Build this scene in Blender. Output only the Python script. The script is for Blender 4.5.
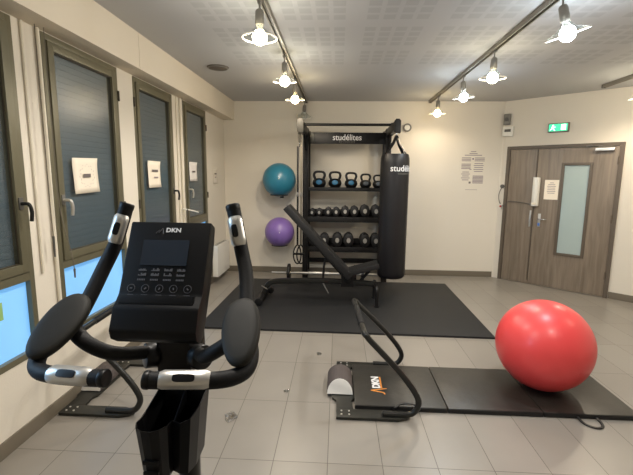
import bpy, bmesh, math, random
from mathutils import Vector, Matrix, Euler
random.seed(7)
PI = math.pi
SC = bpy.context.scene
COL = SC.collection
for _o in list(bpy.data.objects): bpy.data.objects.remove(_o)

# ------------------------------------------------------------ camera
FPX = 404.82
cam = bpy.data.cameras.new('camera'); camo = bpy.data.objects.new('camera', cam); COL.objects.link(camo)
pit, yaw, rol = 0.14964, -0.05268, 0.01111
F = Vector((math.sin(yaw)*math.cos(pit), math.cos(yaw)*math.cos(pit), -math.sin(pit)))
R = Vector((math.cos(yaw), -math.sin(yaw), 0)); U = R.cross(F)
R2 = math.cos(rol)*R + math.sin(rol)*U; U2 = -math.sin(rol)*R + math.cos(rol)*U
camo.matrix_world = Matrix(((R2.x, U2.x, -F.x, 0), (R2.y, U2.y, -F.y, 0), (R2.z, U2.z, -F.z, 1.5571), (0, 0, 0, 1)))
cam.sensor_width = 36; cam.lens = 36*FPX/633; cam.clip_start = 0.02
SC.camera = camo

# ------------------------------------------------------------ world, exposure
w = bpy.data.worlds.new('world'); SC.world = w; w.use_nodes = True
w.node_tree.nodes['Background'].inputs[0].default_value = (0.55, 0.7, 1.0, 1)
w.node_tree.nodes['Background'].inputs[1].default_value = 0.6
SC.view_settings.view_transform = 'Standard'; SC.view_settings.look = 'None'
SC.view_settings.exposure = 0.96; SC.view_settings.gamma = 1.0; SC.view_settings.use_curve_mapping = False
WARM = (1.0, 0.85, 0.66); NEUT = (1.0, 0.93, 0.85); COOL = (0.85, 0.93, 1.0)
LAMP_W = 21.0
WINDOW_GLOW = 0.42

# area lamp for cool daylight outside the added, unseen window left of the camera
dl = bpy.data.lights.new('daylight', 'AREA'); dl.shape = 'RECTANGLE'; dl.size = 1.3; dl.size_y = 1.6; dl.energy = 28; dl.color = (.42, .68, 1.0)
dlo = bpy.data.objects.new('daylight', dl); COL.objects.link(dlo); dlo.location = (-2.35, .70, 1.95); dlo.rotation_euler = (0, math.radians(-62), math.radians(12))

# ------------------------------------------------------------ materials
def lin(c):
    return tuple((v/12.92 if v <= .04045 else ((v+.055)/1.055)**2.4) for v in [x/255 for x in c])
def mat(name, rgb, rough=.5, metal=0., var=0., vscale=8., bump=0., bscale=60., spec=None, coat=0., alpha=None, emit=None, es=0., trans=0., ior=None):
    m = bpy.data.materials.new(name); m.use_nodes = True
    nt = m.node_tree; b = nt.nodes['Principled BSDF']; c = lin(rgb)
    b.inputs['Base Color'].default_value = (*c, 1); b.inputs['Roughness'].default_value = rough
    b.inputs['Metallic'].default_value = metal; b.inputs['Coat Weight'].default_value = coat
    b.inputs['Transmission Weight'].default_value = trans
    if ior: b.inputs['IOR'].default_value = ior
    if spec is not None: b.inputs['Specular IOR Level'].default_value = spec
    if alpha is not None: b.inputs['Alpha'].default_value = alpha
    if emit: b.inputs['Emission Color'].default_value = (*emit, 1); b.inputs['Emission Strength'].default_value = es
    tc = nt.nodes.new('ShaderNodeTexCoord')
    if var:
        n = nt.nodes.new('ShaderNodeTexNoise'); n.inputs['Scale'].default_value = vscale; n.inputs['Detail'].default_value = 5
        nt.links.new(tc.outputs['Object'], n.inputs['Vector'])
        mx = nt.nodes.new('ShaderNodeMix'); mx.data_type = 'RGBA'
        mx.inputs['A'].default_value = (*[v*(1-var) for v in c], 1); mx.inputs['B'].default_value = (*[min(1, v*(1+var)) for v in c], 1)
        nt.links.new(n.outputs['Fac'], mx.inputs['Factor']); nt.links.new(mx.outputs['Result'], b.inputs['Base Color'])
    if bump:
        n2 = nt.nodes.new('ShaderNodeTexNoise'); n2.inputs['Scale'].default_value = bscale; n2.inputs['Detail'].default_value = 3
        nt.links.new(tc.outputs['Object'], n2.inputs['Vector'])
        bp = nt.nodes.new('ShaderNodeBump'); bp.inputs['Strength'].default_value = bump; bp.inputs['Distance'].default_value = .01
        nt.links.new(n2.outputs['Fac'], bp.inputs['Height']); nt.links.new(bp.outputs['Normal'], b.inputs['Normal'])
    return m
M = {}
M['wall'] = mat('wall_paint', (222, 215, 201), .75, var=.03, vscale=1.5, bump=.12, bscale=90)
M['soffit'] = mat('soffit_paint', (224, 214, 196), .7, var=.02, vscale=2)
M['white'] = mat('white_plastic', (226, 224, 216), .4)
M['offwhite'] = mat('offwhite_pipe', (222, 214, 196), .5, var=.04)
M['base'] = mat('plinth_tile', (112, 104, 90), .45, var=.06, vscale=3)
M['frame'] = mat('window_frame_paint', (108, 104, 84), .38, metal=.25, var=.03)
M['framed'] = mat('window_gasket', (58, 52, 38), .5)
M['black'] = mat('black_plastic', (13, 13, 14), .42, var=.1, spec=.3)
M['blacks'] = mat('black_satin', (7, 7, 8), .4, spec=.3)
M['rubber'] = mat('black_rubber', (15, 15, 16), .6, var=.1, bump=.1, bscale=200, spec=.3)
M['steel'] = mat('black_steel', (20, 19, 19), .45, metal=.2, bump=.03)
M['gun'] = mat('dark_grey_tube', (46, 46, 44), .30, metal=.5)
M['chrome'] = mat('chrome', (205, 205, 205), .18, metal=1.)
M['silver'] = mat('silver_plate', (208, 206, 200), .34, metal=.75, var=.04)
M['leather'] = mat('black_leatherette', (25, 25, 26), .45, bump=.2, bscale=120)
M['olive'] = mat('charcoal_rubber_pad', (27, 26, 21), .62, spec=.3, bump=.04, bscale=300)
M['bag'] = mat('bag_vinyl', (20, 19, 22), .42, bump=.12, bscale=60)
M['gmat'] = mat('gym_mat', (23, 24, 26), .6, var=.07, vscale=4, bump=.2, bscale=260)
M['fmat'] = mat('folding_mat_vinyl', (46, 44, 40), .36, var=.1, vscale=6, bump=.35, bscale=9)
M['fmate'] = mat('folding_mat_edge', (20, 19, 19), .5)
M['plate'] = mat('dark_base_plate', (52, 52, 48), .36, metal=.5, var=.08)
M['grey'] = mat('grey_plastic', (120, 118, 112), .5)
M['dgrey'] = mat('dark_grey_plastic', (84, 82, 78), .5)
M['paper'] = mat('paper', (240, 230, 212), .85)
M['paperw'] = mat('paper_cool', (226, 222, 218), .85)
M['ink'] = mat('ink', (110, 102, 98), .8)
M['inkp'] = mat('ink_grey', (150, 138, 140), .8)
M['inkv'] = mat('ink_violet', (92, 84, 112), .8)
M['wtext'] = mat('white_print', (225, 225, 225), .5)
M['otext'] = mat('orange_print', (222, 140, 50), .5)
M['gtext'] = mat('grey_print', (92, 92, 96), .5)
M['red'] = mat('red_ball_vinyl', (230, 74, 74), .36, coat=.1, var=.04, vscale=3)
M['teal'] = mat('teal_ball_vinyl', (44, 120, 146), .35, coat=.2)
M['purple'] = mat('purple_ball_vinyl', (132, 104, 176), .35, coat=.2)
M['kblue'] = mat('kettlebell_blue', (52, 116, 156), .45)
M['kgrey'] = mat('kettlebell_grey', (80, 86, 92), .45)
M['ironb'] = mat('cast_iron', (16, 16, 17), .45, bump=.1)
M['hub'] = mat('grey_hub', (130, 128, 124), .4, metal=.6)
M['track'] = mat('track_metal', (140, 134, 122), .45, metal=.3)
M['sock'] = mat('lamp_socket', (128, 124, 116), .45)
M['shutter'] = mat('shutter_slats', (84, 98, 108), .6)
M['strap'] = mat('webbing', (110, 104, 92), .8)
M['green'] = mat('green_note', (150, 190, 120), .7)
M['lcd'] = mat('lcd', (38, 46, 56), .25)
M['vent'] = mat('vent_dark', (92, 84, 76), .6)
M['ledred'] = mat('red_plug', (170, 50, 44), .5)
M['bluep'] = mat('blue_badge', (90, 130, 200), .5)
M['litgreen'] = mat('exit_green', (20, 150, 90), .5, emit=(.05, .55, .28), es=.9)
M['litwhite'] = mat('exit_white', (230, 255, 240), .5, emit=(.75, 1, .9), es=1.3)
M['bolt'] = mat('bolt', (215, 212, 205), .3, metal=.4)
M['door_glass'] = mat('frosted_door_glass', (168, 184, 182), .25, coat=.3, var=.02)
M['rollend'] = mat('roll_end', (206, 203, 196), .7)
M['rollf'] = mat('roll_foam', (76, 68, 66), .7, bump=.1)
M['clear'] = None
def glassmat(name, tint, a, rough=.05):
    m = bpy.data.materials.new(name); m.use_nodes = True; nt = m.node_tree
    out = nt.nodes['Material Output']; nt.nodes.remove(nt.nodes['Principled BSDF'])
    t = nt.nodes.new('ShaderNodeBsdfTransparent'); t.inputs[0].default_value = (*tint, 1)
    g = nt.nodes.new('ShaderNodeBsdfGlossy'); g.inputs['Roughness'].default_value = rough
    fr = nt.nodes.new('ShaderNodeLayerWeight'); fr.inputs['Blend'].default_value = .5
    pw = nt.nodes.new('ShaderNodeMath'); pw.operation = 'POWER'; pw.inputs[1].default_value = 4
    ad = nt.nodes.new('ShaderNodeMath'); ad.operation = 'MULTIPLY_ADD'; ad.inputs[1].default_value = .6; ad.inputs[2].default_value = a
    nt.links.new(fr.outputs['Facing'], pw.inputs[0]); nt.links.new(pw.outputs[0], ad.inputs[0])
    mx = nt.nodes.new('ShaderNodeMixShader'); nt.links.new(ad.outputs[0], mx.inputs[0])
    nt.links.new(t.outputs[0], mx.inputs[1]); nt.links.new(g.outputs[0], mx.inputs[2]); nt.links.new(mx.outputs[0], out.inputs[0])
    return m
M['clear'] = glassmat('clear_glass', (.93, .95, .95), .02)
M['winglass'] = glassmat('window_glass', (.93, .95, .95), .05, .28)
M['wrap'] = glassmat('clear_wrapper', (.95, .95, .95), .35, .12)
def glow(name, rgb, s):
    m = bpy.data.materials.new(name); m.use_nodes = True; nt = m.node_tree
    out = nt.nodes['Material Output']; nt.nodes.remove(nt.nodes['Principled BSDF'])
    e = nt.nodes.new('ShaderNodeEmission'); e.inputs[0].default_value = (*rgb, 1); e.inputs[1].default_value = s
    nt.links.new(e.outputs[0], out.inputs[0]); return m
M['bulbW'] = glow('bulb_warm', (1, .74, .38), 22); M['bulbN'] = glow('bulb_neutral', (1, .88, .62), 25); M['bulbC'] = glow('bulb_cool', (.85, .93, 1), 28)
M['bulb0'] = mat('bulb_off', (190, 186, 176), .2, coat=.4)
M['lamprim'] = mat('lamp_shade_rim', (235, 230, 215), .35)
def daypane():     # frosted film on the lower panes, lit by the daylight behind it
    m = bpy.data.materials.new('frosted_daylight_pane'); m.use_nodes = True; nt = m.node_tree
    b = nt.nodes['Principled BSDF']; b.inputs['Base Color'].default_value = (.25, .45, .7, 1); b.inputs['Roughness'].default_value = .35
    tc = nt.nodes.new('ShaderNodeTexCoord'); n = nt.nodes.new('ShaderNodeTexNoise'); n.inputs['Scale'].default_value = 2.2
    nt.links.new(tc.outputs['Object'], n.inputs['Vector'])
    mx = nt.nodes.new('ShaderNodeMix'); mx.data_type = 'RGBA'
    mx.inputs['A'].default_value = (.055, .27, .62, 1); mx.inputs['B'].default_value = (.16, .50, .95, 1)
    nt.links.new(n.outputs['Fac'], mx.inputs['Factor']); nt.links.new(mx.outputs['Result'], b.inputs['Emission Color'])
    b.inputs['Emission Strength'].default_value = WINDOW_GLOW
    return m
M['day'] = daypane()
def tilefloor():
    m = bpy.data.materials.new('floor_tiles'); m.use_nodes = True; nt = m.node_tree; b = nt.nodes['Principled BSDF']
    tc = nt.nodes.new('ShaderNodeTexCoord'); mp = nt.nodes.new('ShaderNodeMapping')
    mp.inputs['Location'].default_value = (.632+.3*20, -2.015+.6*20, 0)
    nt.links.new(tc.outputs['Object'], mp.inputs['Vector'])
    br = nt.nodes.new('ShaderNodeTexBrick'); br.offset = 0; br.squash = 1
    br.inputs['Scale'].default_value = 1; br.inputs['Brick Width'].default_value = .3; br.inputs['Row Height'].default_value = .6
    br.inputs['Mortar Size'].default_value = .0022; br.inputs['Mortar Smooth'].default_value = .3
    br.inputs['Color1'].default_value = (*lin((146, 140, 131)), 1); br.inputs['Color2'].default_value = (*lin((138, 132, 123)), 1)
    br.inputs['Mortar'].default_value = (*lin((86, 81, 73)), 1)
    nt.links.new(mp.outputs[0], br.inputs['Vector'])
    n = nt.nodes.new('ShaderNodeTexNoise'); n.inputs['Scale'].default_value = 3.5; n.inputs['Detail'].default_value = 6
    nt.links.new(tc.outputs['Object'], n.inputs['Vector'])
    rp = nt.nodes.new('ShaderNodeMapRange'); rp.inputs['To Min'].default_value = .90; rp.inputs['To Max'].default_value = 1.08
    nt.links.new(n.outputs['Fac'], rp.inputs['Value'])
    mx = nt.nodes.new('ShaderNodeVectorMath'); mx.operation = 'SCALE'
    nt.links.new(br.outputs['Color'], mx.inputs[0]); nt.links.new(rp.outputs[0], mx.inputs['Scale'])
    nt.links.new(mx.outputs[0], b.inputs['Base Color'])
    rr = nt.nodes.new('ShaderNodeMapRange'); rr.inputs['To Min'].default_value = .24; rr.inputs['To Max'].default_value = .40
    nt.links.new(n.outputs['Fac'], rr.inputs['Value']); nt.links.new(rr.outputs[0], b.inputs['Roughness'])
    bp = nt.nodes.new('ShaderNodeBump'); bp.inputs['Strength'].default_value = .25; bp.inputs['Distance'].default_value = .003; bp.invert = True
    nt.links.new(br.outputs['Fac'], bp.inputs['Height']); nt.links.new(bp.outputs['Normal'], b.inputs['Normal'])
    return m
M['floor'] = tilefloor()
def ceilmat():     # 600 mm boards, each with a 4 x 4 field of perforated squares
    m = bpy.data.materials.new('perforated_ceiling_board'); m.use_nodes = True; nt = m.node_tree; b = nt.nodes['Principled BSDF']
    b.inputs['Roughness'].default_value = .8
    N = nt.nodes; L = nt.links
    tc = N.new('ShaderNodeTexCoord'); sp = N.new('ShaderNodeSeparateXYZ'); L.new(tc.outputs['Object'], sp.inputs[0])
    def mth(op, a, c=None, d=None):
        n = N.new('ShaderNodeMath'); n.operation = op
        for i, v in enumerate((a, c, d)):
            if v is None: continue
            if isinstance(v, (int, float)): n.inputs[i].default_value = v
            else: L.new(v, n.inputs[i])
        return n.outputs[0]
    def axis(s, o):
        u = mth('ADD', s, 60-o)
        blk = mth('MODULO', u, .6)
        inb = mth('LESS_THAN', blk, .48)
        cell = mth('MODULO', blk, .12)
        sq = mth('LESS_THAN', mth('ABSOLUTE', mth('SUBTRACT', cell, .06)), .043)
        return mth('MULTIPLY', inb, sq)
    f = mth('MULTIPLY', axis(sp.outputs[0], -.435), axis(sp.outputs[1], 3.325))
    f = mth('MULTIPLY', f, mth('GREATER_THAN', sp.outputs[0], -1.05)); f = mth('MULTIPLY', f, mth('LESS_THAN', sp.outputs[0], 3.1))
    f = mth('MULTIPLY', f, mth('LESS_THAN', sp.outputs[1], 4.5))
    vo = N.new('ShaderNodeTexVoronoi'); vo.inputs['Scale'].default_value = 68; vo.inputs['Randomness'].default_value = 0
    L.new(tc.outputs['Object'], vo.inputs['Vector'])
    hole = mth('LESS_THAN', vo.outputs['Distance'], .36)
    f2 = mth('MULTIPLY', f, mth('MULTIPLY_ADD', hole, .55, .25))
    mx = N.new('ShaderNodeMix'); mx.data_type = 'RGBA'
    mx.inputs['A'].default_value = (*lin((182, 182, 182)), 1); mx.inputs['B'].default_value = (*lin((138, 138, 139)), 1)
    L.new(f2, mx.inputs['Factor']); L.new(mx.outputs['Result'], b.inputs['Base Color'])
    return m
M['ceil'] = ceilmat()
def woodmat():
    m = bpy.data.materials.new('grey_oak_laminate'); m.use_nodes = True; nt = m.node_tree; b = nt.nodes['Principled BSDF']
    b.inputs['Roughness'].default_value = .45
    tc = nt.nodes.new('ShaderNodeTexCoord'); mp = nt.nodes.new('ShaderNodeMapping'); mp.inputs['Scale'].default_value = (16, 16, 1.1)
    nt.links.new(tc.outputs['Object'], mp.inputs[0])
    n = nt.nodes.new('ShaderNodeTexNoise'); n.inputs['Scale'].default_value = 1.6; n.inputs['Detail'].default_value = 7; n.inputs['Distortion'].default_value = .6
    nt.links.new(mp.outputs[0], n.inputs['Vector'])
    cr = nt.nodes.new('ShaderNodeValToRGB'); cr.color_ramp.elements[0].position = .3; cr.color_ramp.elements[1].position = .72
    cr.color_ramp.elements[0].color = (*lin((112, 100, 86)), 1); cr.color_ramp.elements[1].color = (*lin((138, 125, 109)), 1)
    nt.links.new(n.outputs['Fac'], cr.inputs[0]); nt.links.new(cr.outputs[0], b.inputs['Base Color'])
    return m
M['wood'] = woodmat()
M['doorf'] = mat('door_frame_grey', (92, 82, 70), .5, var=.05)

# ------------------------------------------------------------ mesh builder
class MB:
    def __init__(s): s.bm = bmesh.new()
    def _new(s, fn):
        n0 = len(s.bm.verts); fn(); s.bm.verts.ensure_lookup_table(); return s.bm.verts[n0:]
    def box(s, x0, x1, y0, y1, z0, z1, bev=0, rot=None, piv=None):
        t = bmesh.new(); bmesh.ops.create_cube(t, size=1)
        for v in t.verts: v.co = Vector(((x0+x1)/2+v.co.x*(x1-x0), (y0+y1)/2+v.co.y*(y1-y0), (z0+z1)/2+v.co.z*(z1-z0)))
        if bev: bmesh.ops.bevel(t, geom=t.edges[:], offset=bev, segments=2, profile=.7, affect='EDGES', clamp_overlap=True)
        if rot is not None:
            c = Vector(piv) if piv is not None else Vector(((x0+x1)/2, (y0+y1)/2, (z0+z1)/2)); q = Euler(rot).to_matrix()
            for v in t.verts: v.co = q @ (v.co-c)+c
        s.add(t); return s
    def add(s, t):
        me = bpy.data.meshes.new('t'); t.to_mesh(me); t.free(); s.bm.from_mesh(me); bpy.data.meshes.remove(me)
    def ring(s, c, a, b, r, n, sq=None):
        if sq:   # flattened section
            return [s.bm.verts.new(c+a*(sq[0]*math.copysign(abs(math.cos(2*PI*i/n))**sq[2], math.cos(2*PI*i/n)))+b*(sq[1]*math.copysign(abs(math.sin(2*PI*i/n))**sq[2], math.sin(2*PI*i/n)))) for i in range(n)]
        return [s.bm.verts.new(c+a*(r*math.cos(2*PI*i/n))+b*(r*math.sin(2*PI*i/n))) for i in range(n)]
    def skin(s, rings, cap=True, close=False):
        n = len(rings[0]); m = len(rings)
        for k in range(m if close else m-1):
            A, B = rings[k], rings[(k+1) % m]
            for i in range(n): s.bm.faces.new((A[i], A[(i+1) % n], B[(i+1) % n], B[i]))
        if cap and not close:
            s.bm.faces.new(rings[0][::-1]); s.bm.faces.new(rings[-1])
    def tube(s, pts, r, n=12, smooth=0, radii=None, sq=None, up=None, close=False):
        P = [Vector(p) for p in pts]
        if smooth:
            Q = []; m = len(P)
            for i in range(m if close else m-1):
                if close: p0, p1, p2, p3 = P[i-1], P[i], P[(i+1) % m], P[(i+2) % m]
                else: p0 = P[i-1] if i else P[0]*2-P[1]; p1, p2 = P[i], P[i+1]; p3 = P[i+2] if i+2 < m else P[-1]*2-P[-2]
                for k in range(smooth):
                    t = k/smooth
                    Q.append(.5*((2*p1)+(p2-p0)*t+(2*p0-5*p1+4*p2-p3)*t*t+(3*p1-p0-3*p2+p3)*t**3))
            if not close: Q.append(P[-1])
            P = Q
        rings = []; a = None; m = len(P)
        for i, p in enumerate(P):
            if close: d = (P[(i+1) % m]-P[i-1]).normalized()
            else: d = (P[min(i+1, m-1)]-P[max(i-1, 0)]).normalized()
            if up is not None: a = Vector(up)-d*d.dot(Vector(up)); a.normalize()
            elif a is None: a = d.orthogonal().normalized()
            else: a = (a-d*a.dot(d)).normalized()
            b = d.cross(a)
            rr = r if radii is None else radii(i/(m-1))
            rings.append(s.ring(p, a, b, rr, n, sq))
        s.skin(rings, close=close); return s
    def cyl(s, p0, p1, r, r2=None, n=24, bev=0):
        p0, p1 = Vector(p0), Vector(p1); d = (p1-p0).normalized(); a = d.orthogonal().normalized(); b = d.cross(a); r2 = r if r2 is None else r2
        if bev:
            s.skin([s.ring(p0, a, b, r-bev, n), s.ring(p0+d*bev*.3, a, b, r-bev*.3, n), s.ring(p0+d*bev, a, b, r, n), s.ring(p1-d*bev, a, b, r2, n), s.ring(p1-d*bev*.3, a, b, r2-bev*.3, n), s.ring(p1, a, b, r2-bev, n)])
        else: s.skin([s.ring(p0, a, b, r, n), s.ring(p1, a, b, r2, n)])
        return s
    def lathe(s, prof, c=(0, 0, 0), d=(0, 0, 1), n=32, cap=True):
        c = Vector(c); d = Vector(d).normalized(); a = d.orthogonal().normalized(); b = d.cross(a)
        s.skin([s.ring(c+d*h, a, b, max(r, 1e-4), n) for r, h in prof], cap=cap); return s
    def sphere(s, c, r, u=32, v=20, sc=(1, 1, 1)):
        t = bmesh.new(); bmesh.ops.create_uvsphere(t, u_segments=u, v_segments=v, radius=r)
        for q in t.verts: q.co = Vector((q.co.x*sc[0], q.co.y*sc[1], q.co.z*sc[2]))+Vector(c)
        s.add(t); return s
    def torus(s, c, d, R, r, n=40, m=10):
        c = Vector(c); d = Vector(d).normalized(); a = d.orthogonal().normalized(); b = d.cross(a)
        s.tube([c+a*(R*math.cos(2*PI*i/n))+b*(R*math.sin(2*PI*i/n)) for i in range(n)], r, m, close=True); return s
    def prism(s, poly, axis, lo, hi, bev=0):
        t = bmesh.new()
        def P(u, v, k): return {'x': (k, u, v), 'y': (u, k, v), 'z': (u, v, k)}[axis]
        A = [t.verts.new(P(u, v, lo)) for u, v in poly]; B = [t.verts.new(P(u, v, hi)) for u, v in poly]; n = len(poly)
        t.faces.new(A[::-1]); t.faces.new(B)
        for i in range(n): t.faces.new((A[i], A[(i+1) % n], B[(i+1) % n], B[i]))
        bmesh.ops.recalc_face_normals(t, faces=t.faces[:])
        if bev: bmesh.ops.bevel(t, geom=t.edges[:], offset=bev, segments=2, profile=.7, affect='EDGES', clamp_overlap=True)
        s.add(t); return s
    def xf(s, mtx):
        bmesh.ops.transform(s.bm, matrix=mtx, verts=s.bm.verts[:]); return s
    def build(s, name, m, parent=None, loc=None, ang=38):
        bmesh.ops.recalc_face_normals(s.bm, faces=s.bm.faces[:])
        me = bpy.data.meshes.new(name); s.bm.to_mesh(me); s.bm.free()
        for p in me.polygons: p.use_smooth = True
        me.set_sharp_from_angle(angle=math.radians(ang))
        me.materials.append(M[m] if isinstance(m, str) else m)
        o = bpy.data.objects.new(name, me); COL.objects.link(o)
        if parent: o.parent = parent
        if loc is not None: o.location = loc
        return o
def tag(o, label, cat, group=None):
    o['label'] = label; o['category'] = cat
    if group: o['group'] = group
    return o
def thing(name, label, cat, loc=(0, 0, 0), rz=0, group=None):
    o = bpy.data.objects.new(name, None); COL.objects.link(o); o.location = loc; o.rotation_euler = (0, 0, rz); o.empty_display_size = .1
    return tag(o, label, cat, group)
def struct(o): o['kind'] = 'structure'; return o
def dup(root, loc, label, rz=None, scale=None):
    r = root.copy(); COL.objects.link(r); r.location = loc; r['label'] = label
    if rz is not None: r.rotation_euler = (0, 0, rz)
    if scale is not None: r.scale = scale if isinstance(scale, tuple) else (scale,)*3
    for ch in list(root.children):
        c = ch.copy(); COL.objects.link(c); c.parent = r
        for g in list(ch.children):
            d = g.copy(); COL.objects.link(d); d.parent = c
    return r
def text_mb(body, size, depth=.001, offset=0., spacing=1., align='CENTER'):
    cu = bpy.data.curves.new('txt', 'FONT'); cu.body = body; cu.size = size; cu.extrude = depth; cu.offset = offset; cu.space_character = spacing
    cu.align_x = align; cu.align_y = 'CENTER'; cu.resolution_u = 3
    o = bpy.data.objects.new('txt', cu); COL.objects.link(o); bpy.context.view_layer.update()
    me = bpy.data.meshes.new_from_object(o.evaluated_get(bpy.context.evaluated_depsgraph_get()))
    bpy.data.objects.remove(o); bpy.data.curves.remove(cu)
    b = MB(); b.bm.from_mesh(me); bpy.data.meshes.remove(me); return b
FACE_FRONT = Matrix.Rotation(PI/2, 4, 'X')       # text lying in XY -> upright, read from -Y

# ------------------------------------------------------------ room shell
H = 2.70; XL = -1.82; YB = 6.45; XR = 4.2; YF = -2.0
struct(MB().box(XL-.15, XR+.15, YF-.15, YB+.2, -.1, 0).build('floor', 'floor'))
struct(MB().box(XL-.15, XR+.15, YF-.15, YB+.2, H, H+.1).build('ceiling', 'ceil'))
WIN = [(1.45, 2.28), (2.505, 3.355), (3.61, 4.45), (4.755, 5.565), (.36, 1.19)]; WZ0, WZ1 = .47, 2.41  # last opening: unseen window, added for cool light on the left floor
b = MB(); b.box(XL-.15, XL, YF, YB, 0, WZ0); b.box(XL-.15, XL, YF, YB, WZ1, H)
ys = [YF]+[v for wn in sorted(WIN) for v in wn]+[YB]
for i in range(0, len(ys), 2): b.box(XL-.15, XL, ys[i], ys[i+1], WZ0, WZ1)
struct(b.build('wall_left', 'wall'))
struct(MB().box(XL-.15, 2.477, YB, YB+.15, 0, H).build('wall_back', 'wall'))
struct(MB().prism([(2.477, 6.45), (4.2, 4.85), (4.35, 4.98), (2.477, 6.66)], 'z', 0, H).build('wall_corner', 'wall'))
struct(MB().box(XR, XR+.15, YF, 4.85, 0, H).build('wall_right', 'wall'))
struct(MB().box(XL-.15, XR+.15, YF-.15, YF, 0, H).build('wall_front', 'wall'))
sf = MB(); sf.box(XL, -1.65, YF, 3.415, 2.415, H, .003); sf.box(XL, -1.65, 3.42, YB, 2.415, H, .003)
struct(sf.build('trim_1', 'soffit'))
struct(MB().box(XL, XL+.012, YF, YB, 0, .09, .003).build('baseboard_left', 'base'))
struct(MB().box(XL+.012, 2.46, YB-.012, YB, 0, .09, .003).build('baseboard_back', 'base'))
DD = Vector((1.05, -.975, 0)).normalized(); DL = Vector((2.546, 6.386, 0)); DRZ = math.atan2(DD.y, DD.x)
def dw(o): o.location = DL; o.rotation_euler = (0, 0, DRZ); return o
DWID = 1.433
struct(dw(MB().box(DWID+.005, 2.22, -.012, 0, 0, .09, .003).build('baseboard_corner', 'base')))

# ------------------------------------------------------------ double door
def door(name, u0, u1, hinge_left):
    root = bpy.data.objects.new(name, None); COL.objects.link(root); dw(root); struct(root); root['label'] = 'grey oak door leaf'
    return root
DZ = 2.03
fr = struct(dw(MB().box(0, .045, -.035, 0, 0, DZ).box(DWID-.045, DWID, -.035, 0, 0, DZ).box(.045, DWID-.045, -.035, 0, DZ-.045, DZ).build('trim_2', 'doorf')))
d1 = door('door_1', 0, .42, 1); d2 = door('door_2', .42, 1.4, 0)
U1 = .435
MB().box(.049, U1-.003, -.022, -.001, .008, DZ-.05, .002).build('leaf_panel', 'wood', d1)
b = MB(); g0, g1, gz0, gz1 = .75, 1.115, .49, 1.78
b.box(U1+.003, g0, -.022, -.001, .008, DZ-.05, .002); b.box(g1, DWID-.049, -.022, -.001, .008, DZ-.05, .002)
b.box(g0, g1, -.022, -.001, .008, gz0); b.box(g0, g1, -.022, -.001, gz1, DZ-.05); b.build('leaf_panel', 'wood', d2)
b = MB(); 
for a in ((g0, g0+.035, gz0, gz1), (g1-.035, g1, gz0, gz1), (g0+.035, g1-.035, gz0, gz0+.035), (g0+.035, g1-.035, gz1-.035, gz1)): b.box(a[0], a[1], -.034, -.002, a[2], a[3], .002)
b.build('glazing_bead', 'doorf', d2)
MB().box(g0+.036, g1-.036, -.016, -.010, gz0+.036, gz1-.036).build('glass_pane', 'door_glass', d2)
MB().box(U1-.016, U1-.002, -.027, -.0225, .06, DZ-.06, .002).build('meeting_strip', 'doorf', d1)
b = MB().box(.505, .54, -.030, -.0225, .87, 1.06, .003); h = b.build('handle_plate', 'silver', d2)
MB().box(.508, .537, -.0335, -.0303, .885, .925, .001).build('blue_badge', 'bluep', h)
MB().tube([(.522, -.031, .985), (.522, -.07, .985), (.54, -.078, .985), (.63, -.078, .982)], .009, 10, 4).build('lever_handle', 'chrome', d2)
MB().box(U1-.045, U1-.022, -.036, -.0305, .86, 1.10, .002).box(U1-.042, U1-.025, -.052, -.0355, .93, 1.03, .002).build('lock_strip', 'silver', d1)
MB().cyl((U1-.04, -.031, 1.19), (U1-.04, -.046, 1.19), .014).build('door_magnet', 'grey', d1)
for z in (.25, 1.0, 1.75):
    MB().cyl((DWID-.047, -.038, z), (DWID-.047, -.038, z+.1), .009, n=12).build('hinge', 'doorf', d2)
    MB().cyl((.047, -.038, z), (.047, -.038, z+.1), .009, n=12).build('hinge', 'doorf', d1)
o = thing('door_closer', 'silver overhead closer with arm at the top right of the door', 'door closer', DL, DRZ)
MB().box(1.13, 1.34, -.085, -.0225, 1.925, 1.965, .006).build('closer_body', 'silver', o)
MB().tube([(1.30, -.06, 1.972), (1.18, -.16, 1.982), (1.05, -.05, 1.99)], .006, 8).build('closer_arm', 'hub', o)
MB().box(1.02, 1.09, -.06, -.0355, 1.985, 1.998, .002).build('arm_bracket', 'hub', o)
o = thing('door_dispenser', 'white tall cylindrical holder mounted between the two door leaves', 'dispenser', DL, DRZ)
MB().prism([(.455+.045*math.cos(a)*1., -.062+.05*math.sin(a)) for a in [PI*k/10 for k in range(10, 21)]]+[(.50, -.031), (.41, -.031)], 'z', 1.17, 1.58, .003).build('tube_body', 'white', o)
MB().box(.425, .485, -.1175, -.111, 1.19, 1.22, .001).build('cap_band', 'offwhite', o)
o = thing('door_notice', 'white paper notice taped beside the glass panel of the door', 'notice', DL, DRZ)
MB().box(.555, .735, -.0250, -.0228, 1.27, 1.545).build('sheet', 'paper', o)
for k, wd in enumerate((.05, .09, .11, .10, .10, .11, .09)):
    MB().box(.645-wd/2, .645+wd/2, -.0258, -.0252, 1.50-k*.024, 1.508-k*.024).build('print_line', 'inkp', o)

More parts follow.
